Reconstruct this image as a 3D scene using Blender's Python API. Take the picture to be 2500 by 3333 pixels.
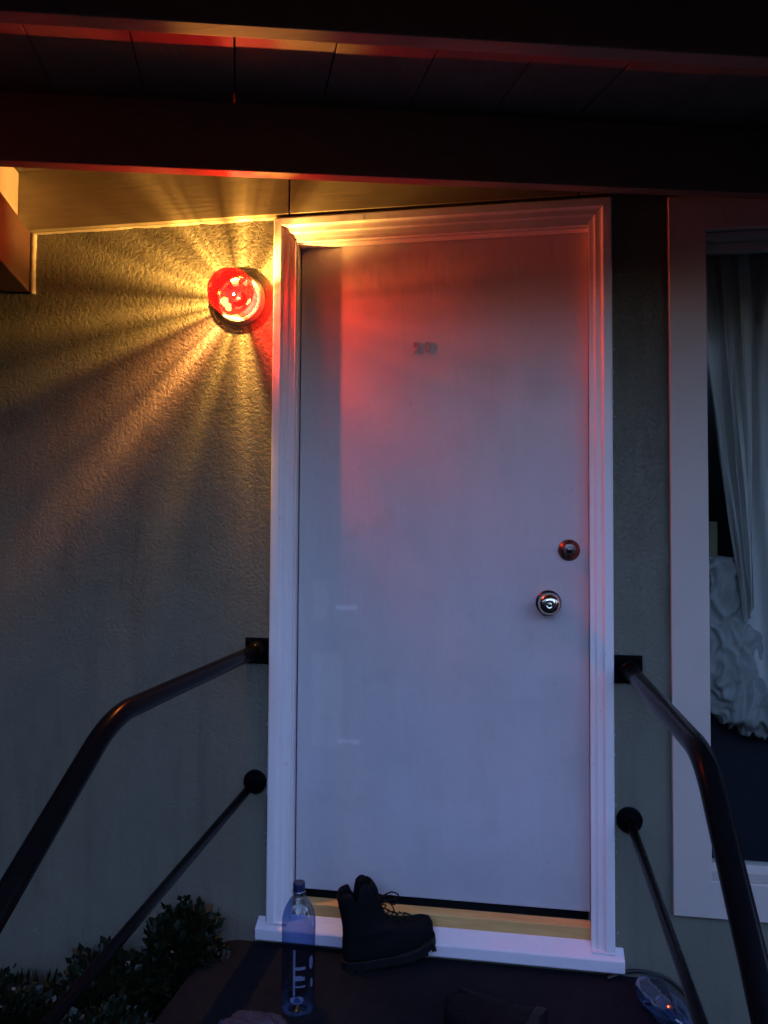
import bpy, bmesh, math, random
from mathutils import Vector, Matrix, noise
random.seed(7)
S = bpy.context.scene
for o in list(bpy.data.objects): bpy.data.objects.remove(o)
C = S.collection
PI = math.pi

# ------------------------------------------------------------------ camera
cd = bpy.data.cameras.new('camera'); cam = bpy.data.objects.new('camera', cd); C.objects.link(cam); S.camera = cam
cd.sensor_fit = 'HORIZONTAL'; cd.sensor_width = 36; cd.lens = 36.0; cd.clip_start = .02; cd.clip_end = 500
rgt = Vector((.98667, .16243, .00631)); dwn = Vector((.0001, .0384, -.99926)); fwd = Vector((-.16258, .986, .03787))
M = Matrix.Identity(4)
for i in range(3): M[i][0] = rgt[i]; M[i][1] = -dwn[i]; M[i][2] = -fwd[i]
M.translation = (.74747, -2.35121, 1.1818)
cam.matrix_world = M

# ------------------------------------------------------------------ dusk sky
SUN_EL, SUN_ROT, SKY = math.radians(4.0), math.radians(15), .132
w = bpy.data.worlds.new('World'); S.world = w; w.use_nodes = True
nt = w.node_tree; bg = nt.nodes['Background']
sky = nt.nodes.new('ShaderNodeTexSky'); sky.sky_type = 'NISHITA'; sky.sun_disc = False
sky.sun_elevation = SUN_EL; sky.sun_rotation = SUN_ROT; sky.air_density = 1.0; sky.dust_density = 0.0; sky.ozone_density = 3.5
wb = nt.nodes.new('ShaderNodeMix'); wb.data_type = 'RGBA'; wb.blend_type = 'MULTIPLY'; wb.inputs[0].default_value = 1   # camera white balance of the dusk sky
wb.inputs[7].default_value = (1.9, 1.0, 1.0, 1)
nt.links.new(sky.outputs[0], wb.inputs[6]); nt.links.new(wb.outputs[2], bg.inputs[0]); bg.inputs[1].default_value = SKY
S.view_settings.view_transform = 'Standard'; S.view_settings.look = 'None'; S.view_settings.gamma = 1
S.view_settings.use_curve_mapping = False
S.view_settings.exposure = 4.0
S.render.engine = 'CYCLES'
S.cycles.max_bounces = 8; S.cycles.transparent_max_bounces = 12; S.cycles.use_denoising = True
S.cycles.sample_clamp_indirect = 3

# ------------------------------------------------------------------ material helpers
class NT:
    def __init__(s, name):
        s.m = bpy.data.materials.new(name); s.m.use_nodes = True; s.t = s.m.node_tree
        s.p = s.t.nodes['Principled BSDF']; s.out = s.t.nodes['Material Output']
    def n(s, kind, **kw):
        x = s.t.nodes.new('ShaderNode' + kind)
        for k, v in kw.items():
            if k in x.inputs.keys(): x.inputs[k].default_value = v
            else: setattr(x, k, v)
        return x
    def l(s, a, b): s.t.links.new(a, b)
    def coord(s, kind='Object'): return s.n('TexCoord').outputs[kind]
    def noise(s, vec, scale, detail=6, rough=.55, dist=0):
        x = s.n('TexNoise', Scale=scale, Detail=detail, Roughness=rough, Distortion=dist); s.l(vec, x.inputs['Vector']); return x.outputs['Fac']
    def ramp(s, fac, stops, interp='LINEAR'):
        x = s.n('ValToRGB'); r = x.color_ramp; r.interpolation = interp
        while len(r.elements) < len(stops): r.elements.new(.5)
        for e, (p, c) in zip(r.elements, stops):
            e.position = p; e.color = (c, c, c, 1) if isinstance(c, (int, float)) else (*c, 1)
        s.l(fac, x.inputs[0]); return x.outputs[0]
    def mix(s, fac, a, b, blend='MIX'):
        x = s.n('Mix', data_type='RGBA', blend_type=blend)
        for v, i in ((fac, 0), (a, 6), (b, 7)):
            if hasattr(v, 'links'): s.l(v, x.inputs[i])
            else: x.inputs[i].default_value = v if isinstance(v, (int, float)) else (*v, 1)
        return x.outputs[2]
    def math(s, op, a, b=None):
        x = s.n('Math', operation=op)
        for v, i in ((a, 0), (b, 1)):
            if v is None: continue
            if hasattr(v, 'links'): s.l(v, x.inputs[i])
            else: x.inputs[i].default_value = v
        return x.outputs[0]
    def bump(s, h, strength=.5, dist=.002, prev=None):
        x = s.n('Bump', Strength=strength, Distance=dist); s.l(h, x.inputs['Height'])
        if prev: s.l(prev, x.inputs['Normal'])
        s.l(x.outputs[0], s.p.inputs['Normal']); return x.outputs[0]

def plain(name, col, rough=.5, metal=0, var=.12, scale=25, bstr=.25, bdist=.0008, bscale=180, spec=.5):
    k = NT(name); v = k.coord()
    f = k.noise(v, scale)
    c = k.mix(f, tuple(x * (1 - var) for x in col), tuple(min(1, x * (1 + var)) for x in col))
    k.l(c, k.p.inputs['Base Color']); k.p.inputs['Metallic'].default_value = metal
    k.p.inputs['Specular IOR Level'].default_value = spec
    k.l(k.ramp(k.noise(v, scale * 2.3), [(.3, rough * .85), (.7, min(1, rough * 1.15))]), k.p.inputs['Roughness'])
    k.bump(k.noise(v, bscale), bstr, bdist)
    return k.m

def stucco_mat():
    k = NT('painted_stucco'); v = k.coord()
    big = k.noise(v, 1.7, 4); mid = k.noise(v, 9, 5)
    c = k.mix(big, (.150, .155, .112), (.205, .206, .152))
    c = k.mix(k.ramp(mid, [(.35, 0), (.7, .35)]), c, (.13, .13, .10))
    mps = k.n('Mapping'); mps.inputs['Scale'].default_value = (5.5, 1, .7); k.l(v, mps.inputs[0])
    c = k.mix(k.ramp(k.noise(mps.outputs[0], 2.2, 6, .65), [(.50, 0), (.72, .45)]), c, (.085, .085, .07))
    c = k.mix(k.ramp(k.noise(v, 26, 3), [(.72, 0), (.78, .6)]), c, (.34, .33, .29))
    k.l(c, k.p.inputs['Base Color']); k.p.inputs['Roughness'].default_value = .62
    k.p.inputs['Specular IOR Level'].default_value = .35
    # trowelled relief: warped worms and grains of sand, rougher towards the top
    warp = k.n('TexNoise', Scale=6.0, Detail=2.0); k.l(v, warp.inputs['Vector'])
    ad = k.n('VectorMath', operation='MULTIPLY_ADD'); k.l(warp.outputs['Color'], ad.inputs[0]); ad.inputs[1].default_value = (.05, .05, .05); k.l(v, ad.inputs[2])
    vv = ad.outputs[0]
    worm = k.n('TexNoise', Scale=85.0, Detail=5.0, Roughness=.62, Distortion=.35); k.l(vv, worm.inputs['Vector'])
    grain = k.noise(vv, 210, 4, .6)
    chip = k.ramp(k.noise(v, 17, 5, .7), [(.30, 0), (.36, 1)])
    h = k.math('ADD', k.ramp(worm.outputs['Fac'], [(.36, 0), (.5, .75), (.66, 1)]), k.math('MULTIPLY', grain, .45))
    sep = k.n('SeparateXYZ'); k.l(v, sep.inputs[0])
    amt = k.n('MapRange'); k.l(sep.outputs[2], amt.inputs[0])
    for i, q in ((1, .5), (2, 1.8), (3, .16), (4, 1.0)): amt.inputs[i].default_value = q
    h = k.math('MULTIPLY', k.math('ADD', h, k.math('MULTIPLY', chip, .8)), amt.outputs[0])
    n1 = k.bump(h, .9, .0042)
    k.bump(big, .6, .03, n1)
    return k.m

def white_paint(name, col=(.74, .74, .72), rough=.38, grainy=True, scuff=False):
    k = NT(name); v = k.coord()
    dirt = k.noise(v, 3.2, 6, .65)
    c = k.mix(k.ramp(dirt, [(.45, 0), (.75, .30)]), col, tuple(x * .78 for x in col))
    sp = k.noise(v, 38, 3)
    c = k.mix(k.ramp(sp, [(.70, 0), (.77, .45)]), c, (.42, .40, .38))
    if scuff:
        # ghost of an old taped notice and rubbed spots on the lower left of the door
        sep = k.n('SeparateXYZ'); k.l(v, sep.inputs[0])
        wob = k.noise(v, 14, 3)
        def box(x0, x1, z0, z1, soft):
            def edge(val, e, sgn):
                mr = k.n('MapRange', interpolation_type='SMOOTHSTEP'); k.l(k.math('ADD', val, k.math('MULTIPLY', k.math('SUBTRACT', wob, .5), .03)), mr.inputs[0])
                mr.inputs[1].default_value = e - soft * sgn; mr.inputs[2].default_value = e + soft * sgn
                return mr.outputs[0]
            a = k.math('MULTIPLY', edge(sep.outputs[0], x0, 1), edge(sep.outputs[0], x1, -1))
            b = k.math('MULTIPLY', edge(sep.outputs[2], z0, 1), edge(sep.outputs[2], z1, -1))
            return k.math('MULTIPLY', a, b)
        g = k.math('ADD', box(.125, .225, .53, .83, .010), box(.125, .17, .93, 1.06, .010))
        c = k.mix(k.math('MULTIPLY', g, .20), c, (.86, .85, .76))
        g2 = k.math('ADD', box(.20, .27, .965, .978, .006), box(.21, .28, .545, .556, .006))
        c = k.mix(k.math('MULTIPLY', g2, .5), c, (.95, .95, .98))
        mp2 = k.n('Mapping'); mp2.inputs['Scale'].default_value = (3.2, 1, .55); k.l(v, mp2.inputs[0])
        c = k.mix(k.ramp(k.noise(mp2.outputs[0], 3.0, 5, .6), [(.42, 0), (.62, .22)]), c, (.50, .50, .50))
        c = k.mix(k.ramp(k.noise(v, 7, 6, .7), [(.52, 0), (.72, .30)]), c, (.44, .44, .45))
        c = k.mix(k.math('MULTIPLY', k.math('MULTIPLY', box(.0, 1.2, -.2, .22, .13), k.noise(v, 10, 6, .7)), .35), c, (.30, .29, .30))
        c = k.mix(k.math('MULTIPLY', k.math('MULTIPLY', box(.78, .95, .86, 1.12, .05), k.noise(v, 22, 6, .7)), .38), c, (.34, .32, .31))
        sm = k.math('ADD', box(.17, .30, .86, .90, .025), box(.60, .72, .11, .17, .03))
        c = k.mix(k.math('MULTIPLY', sm, .10), c, (.3, .3, .32))
    k.l(c, k.p.inputs['Base Color'])
    k.l(k.ramp(k.noise(v, 6), [(.3, rough), (.7, rough + .15)]), k.p.inputs['Roughness'])
    if grainy:
        mp = k.n('Mapping'); mp.inputs['Scale'].default_value = (1, 1, .12) ; k.l(v, mp.inputs[0])
        n1 = k.bump(k.noise(mp.outputs[0], 60, 5, .6), .55, .0016)
        k.bump(k.noise(v, 3.5, 4), .7, .010, n1)
    return k.m

def wood(name, a, b, axis=0, rough=.55):
    k = NT(name); v = k.coord(); mp = k.n('Mapping'); sc = [14, 14, 14]; sc[axis] = 1.2
    mp.inputs['Scale'].default_value = sc; k.l(v, mp.inputs[0])
    g = k.noise(mp.outputs[0], 5, 8, .65, .6)
    k.l(k.mix(k.ramp(g, [(.3, 0), (.7, 1)]), a, b), k.p.inputs['Base Color'])
    k.p.inputs['Roughness'].default_value = rough
    k.bump(g, .5, .0015)
    return k.m

MAT = {}
MAT['stucco'] = stucco_mat()
MAT['door'] = white_paint('white_door_paint', (.60, .60, .62), .33, scuff=True)
MAT['trim'] = white_paint('white_trim_paint', (.88, .86, .86), .35)
MAT['wintrim'] = white_paint('chalky_window_paint', (.52, .47, .41), .6)
MAT['sill'] = white_paint('worn_sill_paint', (.80, .77, .80), .45)
MAT['threshold'] = wood('bare_threshold_wood', (.62, .34, .10), (.80, .48, .17))
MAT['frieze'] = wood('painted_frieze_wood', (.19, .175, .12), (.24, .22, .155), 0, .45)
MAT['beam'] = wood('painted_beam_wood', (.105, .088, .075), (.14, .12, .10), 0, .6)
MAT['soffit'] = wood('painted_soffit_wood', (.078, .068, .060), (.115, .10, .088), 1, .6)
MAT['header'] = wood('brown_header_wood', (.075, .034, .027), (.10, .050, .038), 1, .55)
MAT['closing'] = wood('pale_closing_board_wood', (.62, .50, .42), (.72, .60, .50), 1, .5)
MAT['caulk'] = plain('old_caulk', (.42, .39, .30), .5)
MAT['iron'] = plain('black_gloss_enamel', (.004, .004, .005), .24, 0, .3, 30, .3, .0006, 45, .05)
MAT['brass'] = plain('aged_brass', (.42, .33, .17), .22, 1, .2, 40, .15, .0003)
MAT['darkbrass'] = plain('tarnished_bronze', (.14, .10, .085), .34, .9, .3, 60)
MAT['nickel'] = plain('worn_satin_nickel', (.72, .68, .52), .16, 1, .25, 60, .12, .0002)
MAT['rose'] = plain('dark_rose_metal', (.10, .10, .115), .25, 1, .2, 60)
MAT['aluminium'] = plain('spun_aluminium', (.55, .46, .42), .40, .45, .12, 50, .1, .0003)
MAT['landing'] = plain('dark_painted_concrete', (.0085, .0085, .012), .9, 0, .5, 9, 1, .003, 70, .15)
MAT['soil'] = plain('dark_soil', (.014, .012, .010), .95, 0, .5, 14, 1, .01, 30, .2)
MAT['number'] = plain('painted_over_number', (.40, .37, .35), .45)
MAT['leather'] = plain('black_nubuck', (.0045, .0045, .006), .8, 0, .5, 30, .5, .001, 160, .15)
MAT['rubber'] = plain('black_rubber', (.005, .005, .006), .6, 0, .3, 40, spec=.3)
MAT['lace'] = plain('dark_lace', (.010, .007, .007), .8, spec=.2)
MAT['cap'] = plain('navy_cap', (.012, .02, .07), .4)
MAT['cable'] = plain('black_cable', (.012, .012, .013), .5)
MAT['pebble'] = plain('pale_petal', (.13, .13, .14), .7, 0, .2, 60)
MAT['room'] = plain('dim_room_paint', (.10, .10, .11), .9)
MAT['sofa'] = plain('dark_sofa_fabric', (.012, .014, .022), .9, spec=.2)
MAT['fleece'] = plain('grey_fleece', (.05, .052, .08), .95, 0, .35, 45, 1, .006, 70, .1)
MAT['card'] = plain('pale_cardboard', (.36, .33, .20), .8)
MAT['roofing'] = plain('dark_roofing', (.03, .03, .03), .9)

def cloth_mat(name, col, tr=.15):
    k = NT(name); v = k.coord()
    k.l(k.mix(k.noise(v, 6), tuple(x * .8 for x in col), col), k.p.inputs['Base Color']); k.p.inputs['Roughness'].default_value = .9
    k.p.inputs['Specular IOR Level'].default_value = .15
    k.bump(k.noise(v, 220, 3), .4, .001)
    t = k.n('BsdfTranslucent'); t.inputs[0].default_value = (*col, 1); mx = k.n('MixShader'); mx.inputs[0].default_value = tr
    k.l(k.p.outputs[0], mx.inputs[1]); k.l(t.outputs[0], mx.inputs[2]); k.l(mx.outputs[0], k.out.inputs[0])
    return k.m
MAT['curtain'] = cloth_mat('sheer_white_curtain', (.66, .66, .60))
MAT['crumple'] = cloth_mat('crumpled_white_cotton', (.36, .37, .34))

def leaf_mat():
    k = NT('dark_green_leaf'); v = k.coord()
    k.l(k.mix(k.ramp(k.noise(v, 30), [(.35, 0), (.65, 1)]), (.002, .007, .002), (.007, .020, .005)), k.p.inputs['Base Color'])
    k.p.inputs['Roughness'].default_value = .5
    t = k.n('BsdfTranslucent'); t.inputs[0].default_value = (.015, .035, .006, 1); mx = k.n('MixShader'); mx.inputs[0].default_value = .2
    k.l(k.p.outputs[0], mx.inputs[1]); k.l(t.outputs[0], mx.inputs[2]); k.l(mx.outputs[0], k.out.inputs[0])
    return k.m
MAT['leaf'] = leaf_mat()

def clear_mat(name, tint, gloss=.08, rough=.04, bumpy=0, edge=.45):
    k = NT(name); v = k.coord()
    k.t.nodes.remove(k.p)
    tr = k.n('BsdfTransparent'); tr.inputs[0].default_value = (*tint, 1)
    gl = k.n('BsdfGlossy'); gl.inputs['Roughness'].default_value = rough; gl.inputs[0].default_value = (.9, .95, 1, 1)
    lw = k.n('LayerWeight', Blend=.25)
    f = k.math('ADD', k.math('MULTIPLY', lw.outputs['Facing'], edge), gloss)
    if bumpy:
        b = k.n('Bump', Strength=.6, Distance=bumpy); k.l(k.noise(v, 40, 2), b.inputs['Height']); k.l(b.outputs[0], gl.inputs['Normal'])
    mx = k.n('MixShader'); k.l(f, mx.inputs[0]); k.l(tr.outputs[0], mx.inputs[1]); k.l(gl.outputs[0], mx.inputs[2]); k.l(mx.outputs[0], k.out.inputs[0])
    return k.m
MAT['pane'] = clear_mat('window_glass', (.92, .95, .95), .008, .12, 0, .14)
MAT['pet'] = clear_mat('blue_pet_plastic', (.50, .62, .88), .07, .07, .003)
MAT['bulbglass'] = clear_mat('bulb_glass', (.97, .95, .92), .05, .1)

# ------------------------------------------------------------------ mesh helpers
def add_box(bm, x0, x1, y0, y1, z0, z1, mat=None):
    vs = [bm.verts.new(Vector((x, y, z))) for z in (z0, z1) for y in (y0, y1) for x in (x0, x1)]
    if mat:
        for v in vs: v.co = mat @ v.co
    for f in ((0, 2, 3, 1), (4, 5, 7, 6), (0, 1, 5, 4), (2, 6, 7, 3), (0, 4, 6, 2), (1, 3, 7, 5)):
        bm.faces.new([vs[i] for i in f])
    return vs

def obj(name, bm, mat, parent=None, smooth=False, bevel=0, loc=None, label=None):
    me = bpy.data.meshes.new(name)
    bmesh.ops.recalc_face_normals(bm, faces=bm.faces)
    bm.to_mesh(me); bm.free()
    if mat is not None: me.materials.append(MAT[mat] if isinstance(mat, str) else mat)
    if smooth:
        for p in me.polygons: p.use_smooth = True
    o = bpy.data.objects.new(name, me); C.objects.link(o)
    if bevel:
        b = o.modifiers.new('bevel', 'BEVEL'); b.width = bevel; b.segments = 2; b.limit_method = 'ANGLE'
    if parent is not None:
        o.parent = parent
        if parent.type == 'EMPTY' or True:
            o.matrix_parent_inverse = Matrix.Identity(4)
            o.location = -world_loc(parent) if loc is None else loc
    elif loc is not None: o.location = loc
    if label: o['label'] = label
    return o

def world_loc(o):
    v = Vector(o.location)
    while o.parent: o = o.parent; v += Vector(o.location)
    return v

def thing(name, label, cat, loc=(0, 0, 0), group=None):
    o = bpy.data.objects.new(name, None); C.objects.link(o); o.location = loc; o.empty_display_size = .1
    o['label'] = label; o['category'] = cat
    if group: o['group'] = group
    return o

def tag(o, label, cat, group=None):
    o['label'] = label; o['category'] = cat
    if group: o['group'] = group
    return o

def tube(bm, pts, r, seg=16, caps=True, radii=None):
    pts = [Vector(p) for p in pts]; rings = []
    prev = None
    for i, p in enumerate(pts):
        t = (pts[min(i + 1, len(pts) - 1)] - pts[max(i - 1, 0)]).normalized()
        if prev is None: a = t.orthogonal().normalized()
        else: a = (prev - t * prev.dot(t)).normalized()
        prev = a; b = t.cross(a); rr = radii[i] if radii else r
        rings.append([bm.verts.new(p + (a * math.cos(2 * PI * k / seg) + b * math.sin(2 * PI * k / seg)) * rr) for k in range(seg)])
    for A, B in zip(rings, rings[1:]):
        for k in range(seg): bm.faces.new((A[k], A[(k + 1) % seg], B[(k + 1) % seg], B[k]))
    if caps: bm.faces.new(rings[0][::-1]); bm.faces.new(rings[-1])

def lathe(bm, prof, axis='z', seg=48, origin=(0, 0, 0), close_ends=True):
    """prof: (radius, height along axis). axis 'y' runs towards -y (out of the wall)."""
    o = Vector(origin); rings = []
    for r, h in prof:
        ring = []
        for k in range(seg):
            a = 2 * PI * k / seg
            if axis == 'z': v = Vector((r * math.cos(a), r * math.sin(a), h))
            else: v = Vector((r * math.cos(a), -h, r * math.sin(a)))
            ring.append(bm.verts.new(o + v))
        rings.append(ring)
    for A, B in zip(rings, rings[1:]):
        for k in range(seg): bm.faces.new((A[k], A[(k + 1) % seg], B[(k + 1) % seg], B[k]))
    if close_ends:
        if prof[0][0] > 0: bm.faces.new(rings[0][::-1])
        if prof[-1][0] > 0: bm.faces.new(rings[-1])

def bezier(pts, n=24):
    """smooth Catmull-Rom through the points"""
    pts = [Vector(p) for p in pts]; P = [2 * pts[0] - pts[1]] + pts + [2 * pts[-1] - pts[-2]]; out = []
    for i in range(1, len(P) - 2):
        for k in range(n):
            t = k / n
            a, b, c, d = P[i - 1], P[i], P[i + 1], P[i + 2]
            out.append(.5 * ((2 * b) + (c - a) * t + (2 * a - 5 * b + 4 * c - d) * t * t + (3 * b - a - 3 * c + d) * t ** 3))
    out.append(pts[-1]); return out

# ------------------------------------------------------------------ the ground
LZ = -.065           # top of the landing
def sheet(name, x0, x1, y0, y1, z, mat, nx=2, ny=2, amp=0):
    bm = bmesh.new(); g = [[None] * (ny + 1) for _ in range(nx + 1)]
    for i in range(nx + 1):
        for j in range(ny + 1):
            x = x0 + (x1 - x0) * i / nx; y = y0 + (y1 - y0) * j / ny
            g[i][j] = bm.verts.new((x, y, z + amp * noise.noise(Vector((x * 4, y * 4, 0)))))
    for i in range(nx):
        for j in range(ny): bm.faces.new((g[i][j], g[i + 1][j], g[i + 1][j + 1], g[i][j + 1]))
    return obj(name, bm, mat, smooth=True)
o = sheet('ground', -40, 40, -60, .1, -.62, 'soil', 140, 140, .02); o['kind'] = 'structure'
for v in o.data.vertices:      # added unseen bank all round, raised to block low sky and dim the wall
    d = math.hypot(max(0, v.co.x - 1.5), min(0, v.co.y), 3.2 * max(0, -.9 - v.co.x)); t = min(1, max(0, (d - 4) / 5)); an = math.atan2(v.co.y, v.co.x); q = noise.noise(Vector((an * 5, 3, 0))) + .6 * noise.noise(Vector((an * 15, 8, 0))); v.co.z += (4.1 + 3.4 * q) * t * t * (3 - 2 * t)
# planting bed against the wall, a little higher than the yard
bm = bmesh.new()
add_box(bm, -4.0, -.2, -.95, -.002, -.7, -.27)
bmesh.ops.subdivide_edges(bm, edges=bm.edges[:], cuts=14, use_grid_fill=True)
for v in bm.verts:
    if v.co.z > -.3: v.co.z += .035 * noise.noise(v.co * 5)
o = obj('planting_bed', bm, 'soil', smooth=True); o['kind'] = 'structure'

# landing with rounded corner and two steps going down to the yard
def rounded_rect(x0, x1, y0, y1, r, n=6):
    P = []
    for cx, cy, a0 in ((x1 - r, y1 - .001, 0), (x0 + r, y1 - r, PI / 2), (x0 + r, y0 + r, PI), (x1 - r, y0 + r, 1.5 * PI)):
        if a0 == 0: P.append((x1, y1)); continue
        for k in range(n + 1):
            a = a0 + (PI / 2) * k / n; P.append((cx + r * math.cos(a), cy + r * math.sin(a)))
    return P
def prism(bm, P, z0, z1):
    lo = [bm.verts.new((x, y, z0)) for x, y in P]; hi = [bm.verts.new((x, y, z1)) for x, y in P]
    bm.faces.new(lo[::-1]); bm.faces.new(hi)
    for i in range(len(P)): bm.faces.new((lo[i], lo[(i + 1) % len(P)], hi[(i + 1) % len(P)], hi[i]))
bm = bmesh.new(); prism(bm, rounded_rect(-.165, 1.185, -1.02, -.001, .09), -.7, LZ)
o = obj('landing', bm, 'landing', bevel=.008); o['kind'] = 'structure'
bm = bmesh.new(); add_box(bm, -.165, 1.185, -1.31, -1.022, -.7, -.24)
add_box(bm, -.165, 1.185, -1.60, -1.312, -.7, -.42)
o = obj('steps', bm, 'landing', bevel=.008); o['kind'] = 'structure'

# ------------------------------------------------------------------ the house
house = thing('house', 'stucco house front with white door, window and open timber eave', 'house', (0, 0, 0))
XD0, XD1, ZD1 = .062, .983, 2.150            # rough door opening
XW0, XW1, ZW0, ZW1 = 1.30, 2.60, .212, 2.095  # window opening
XL, XR, ZB, ZT = -3.2, 4.2, -.75, 2.52
xs = [XL, XD0, XD1, XW0, XW1, XR]; zs = [ZB, -.03, ZW0, ZW1, ZD1, ZT]
bm = bmesh.new(); vd = {}
def V(i, j, y):
    if (i, j, y) not in vd: vd[(i, j, y)] = bm.verts.new((xs[i], y, zs[j]))
    return vd[(i, j, y)]
cells = set()
for i in range(5):
    for j in range(5):
        hole = (i == 1 and j in (1, 2, 3)) or (i == 3 and j == 2)
        if not hole: cells.add((i, j))
T = .14
for (i, j) in cells:
    bm.faces.new((V(i, j, 0), V(i + 1, j, 0), V(i + 1, j + 1, 0), V(i, j + 1, 0)))
    bm.faces.new((V(i, j, T), V(i, j + 1, T), V(i + 1, j + 1, T), V(i + 1, j, T)))
    for di, dj, a, b in ((-1, 0, (i, j), (i, j + 1)), (1, 0, (i + 1, j), (i + 1, j + 1)), (0, -1, (i, j), (i + 1, j)), (0, 1, (i, j + 1), (i + 1, j + 1))):
        if (i + di, j + dj) not in cells:
            bm.faces.new((V(*a, 0), V(*b, 0), V(*b, T), V(*a, T)))
wall = obj('wall', bm, 'stucco', house)

# room behind the window: floor, ceiling, far walls (one closed shell)
bm = bmesh.new()
add_box(bm, XL, XR, T + 3.0, T + 3.1, ZB, ZT); add_box(bm, XL, XL + .1, T, T + 3.0, ZB, ZT); add_box(bm, XR - .1, XR, T, T + 3.0, ZB, ZT)
add_box(bm, XL + .1, XR - .1, T, T + 3.0, ZB, -.02); add_box(bm, XL + .1, XR - .1, T, T + 3.0, 2.44, ZT)
obj('room_shell', bm, 'room', house)

# frieze boards above the stucco
def board(name, x0, x1, y0, y1, z0, z1, mat, parent, bev=.002, wob=0):
    bm = bmesh.new(); add_box(bm, x0, x1, y0, y1, z0, z1)
    if wob:
        bmesh.ops.subdivide_edges(bm, edges=[e for e in bm.edges if abs(e.verts[0].co.x - e.verts[1].co.x) > .2], cuts=40)
        for v in bm.verts:
            if v.co.z < (z0 + z1) / 2: v.co.z += wob * noise.noise(v.co * 14)
    return obj(name, bm, mat, parent, bevel=bev)
fx = [XL, .052, .95, 1.85, 3.0]
for a, b in zip(fx, fx[1:]):
    dy = random.uniform(-.0012, .0012)
    board('frieze_board', a + .0022, b - .0022, -.024 + dy, -.0005, 2.2235 + random.uniform(-.001, .001), 2.50, 'frieze', house)
# ragged caulk bead along the bottom of the frieze and down the end of the header
bm = bmesh.new()
N = 240; top = []; bot = []
for i in range(N + 1):
    x = -.86 + 1.9 * i / N
    t = .006 + .004 * noise.noise(Vector((x * 30, 0, 1))) + .004 * noise.noise(Vector((x * 9, 3, 1)))
    top.append(((x, -.0035 - .006 * (.5 + .5 * noise.noise(Vector((x * 22, 5, 2)))), 2.2215), (x, -.0006, 2.2215 - max(.002, t))))
for A, B in zip(top, top[1:]):
    v = [bm.verts.new(q) for q in (A[0], B[0], B[1], A[1])]; bm.faces.new(v)
    v = [bm.verts.new(q) for q in (A[0], (A[0][0], -.0004, 2.2225), (B[0][0], -.0004, 2.2225), B[0])]; bm.faces.new(v)
obj('caulk_bead', bm, 'caulk', house)
bm = bmesh.new(); pts = [(-.852 + .003 * noise.noise(Vector((0, 0, z * 20))), -.004, z) for z in [2.012 + .0051 * k for k in range(41)]]
tube(bm, pts, .009, 10, True, [.009 + .004 * noise.noise(Vector((4, 0, p[2] * 35))) for p in pts]); obj('caulk_bead', bm, 'caulk', house, smooth=True)

# loose flakes of paint and stucco crumbs along the casing edge
bm = bmesh.new()
for k in range(130):
    z = random.choice([random.uniform(.0, .7), random.uniform(.2, .5), random.uniform(1.35, 1.85), random.uniform(0, 2.2)])
    x = -.003 - abs(random.gauss(0, .003)) if random.random() < .55 else 1.046 + abs(random.gauss(0, .003))
    s = random.choice([random.uniform(.0010, .0034), random.uniform(.002, .0055)])
    v = [bm.verts.new((x + random.uniform(-s, s), -.0015 - random.uniform(0, .003), z + random.uniform(-s, s) * 1.6)) for _ in range(4)]
    for f in ((0, 1, 2), (0, 2, 3), (0, 3, 1), (1, 3, 2)): bm.faces.new([v[i] for i in f])
o = obj('paint_flakes', bm, 'caulk', house); o['kind'] = 'stuff'

# --- eave timbers -----------------------------------------------------
def sof(x, y): return 2.405 - .11 * (x * .245 - y * .97)
def bar(name, A, B, thick, z0, ztop, mat, side=1, cut=None):
    """timber from A to B (xy of the camera-side lower edge), thickness towards the house; ztop may be a function"""
    A = Vector(A); B = Vector(B); d = (B - A).normalized(); n = Vector((-d.y, d.x)) * thick * side
    P = [A, B, Vector(cut) if cut else B + n, A + n]; bm = bmesh.new()
    lo = [bm.verts.new((p.x, p.y, z0)) for p in P]; hi = [bm.verts.new((p.x, p.y, ztop(p.x, p.y) if callable(ztop) else ztop)) for p in P]
    bm.faces.new(lo[::-1]); bm.faces.new(hi)
    for i in range(4): bm.faces.new((lo[i], lo[(i + 1) % 4], hi[(i + 1) % 4], hi[i]))
    return obj(name, bm, mat, house, bevel=.003)
sofm = lambda x, y: sof(x, y) - .003
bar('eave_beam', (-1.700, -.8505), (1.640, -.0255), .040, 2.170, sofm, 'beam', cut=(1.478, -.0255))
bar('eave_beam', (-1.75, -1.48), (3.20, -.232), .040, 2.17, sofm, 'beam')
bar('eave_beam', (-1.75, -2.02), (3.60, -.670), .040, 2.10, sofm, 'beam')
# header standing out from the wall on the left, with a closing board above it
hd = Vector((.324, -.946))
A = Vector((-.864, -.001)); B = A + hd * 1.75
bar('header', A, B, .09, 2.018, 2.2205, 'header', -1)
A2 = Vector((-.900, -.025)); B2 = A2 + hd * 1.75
bar('closing_board', A2, B2, .022, 2.2225, sofm, 'closing', -1)
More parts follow.
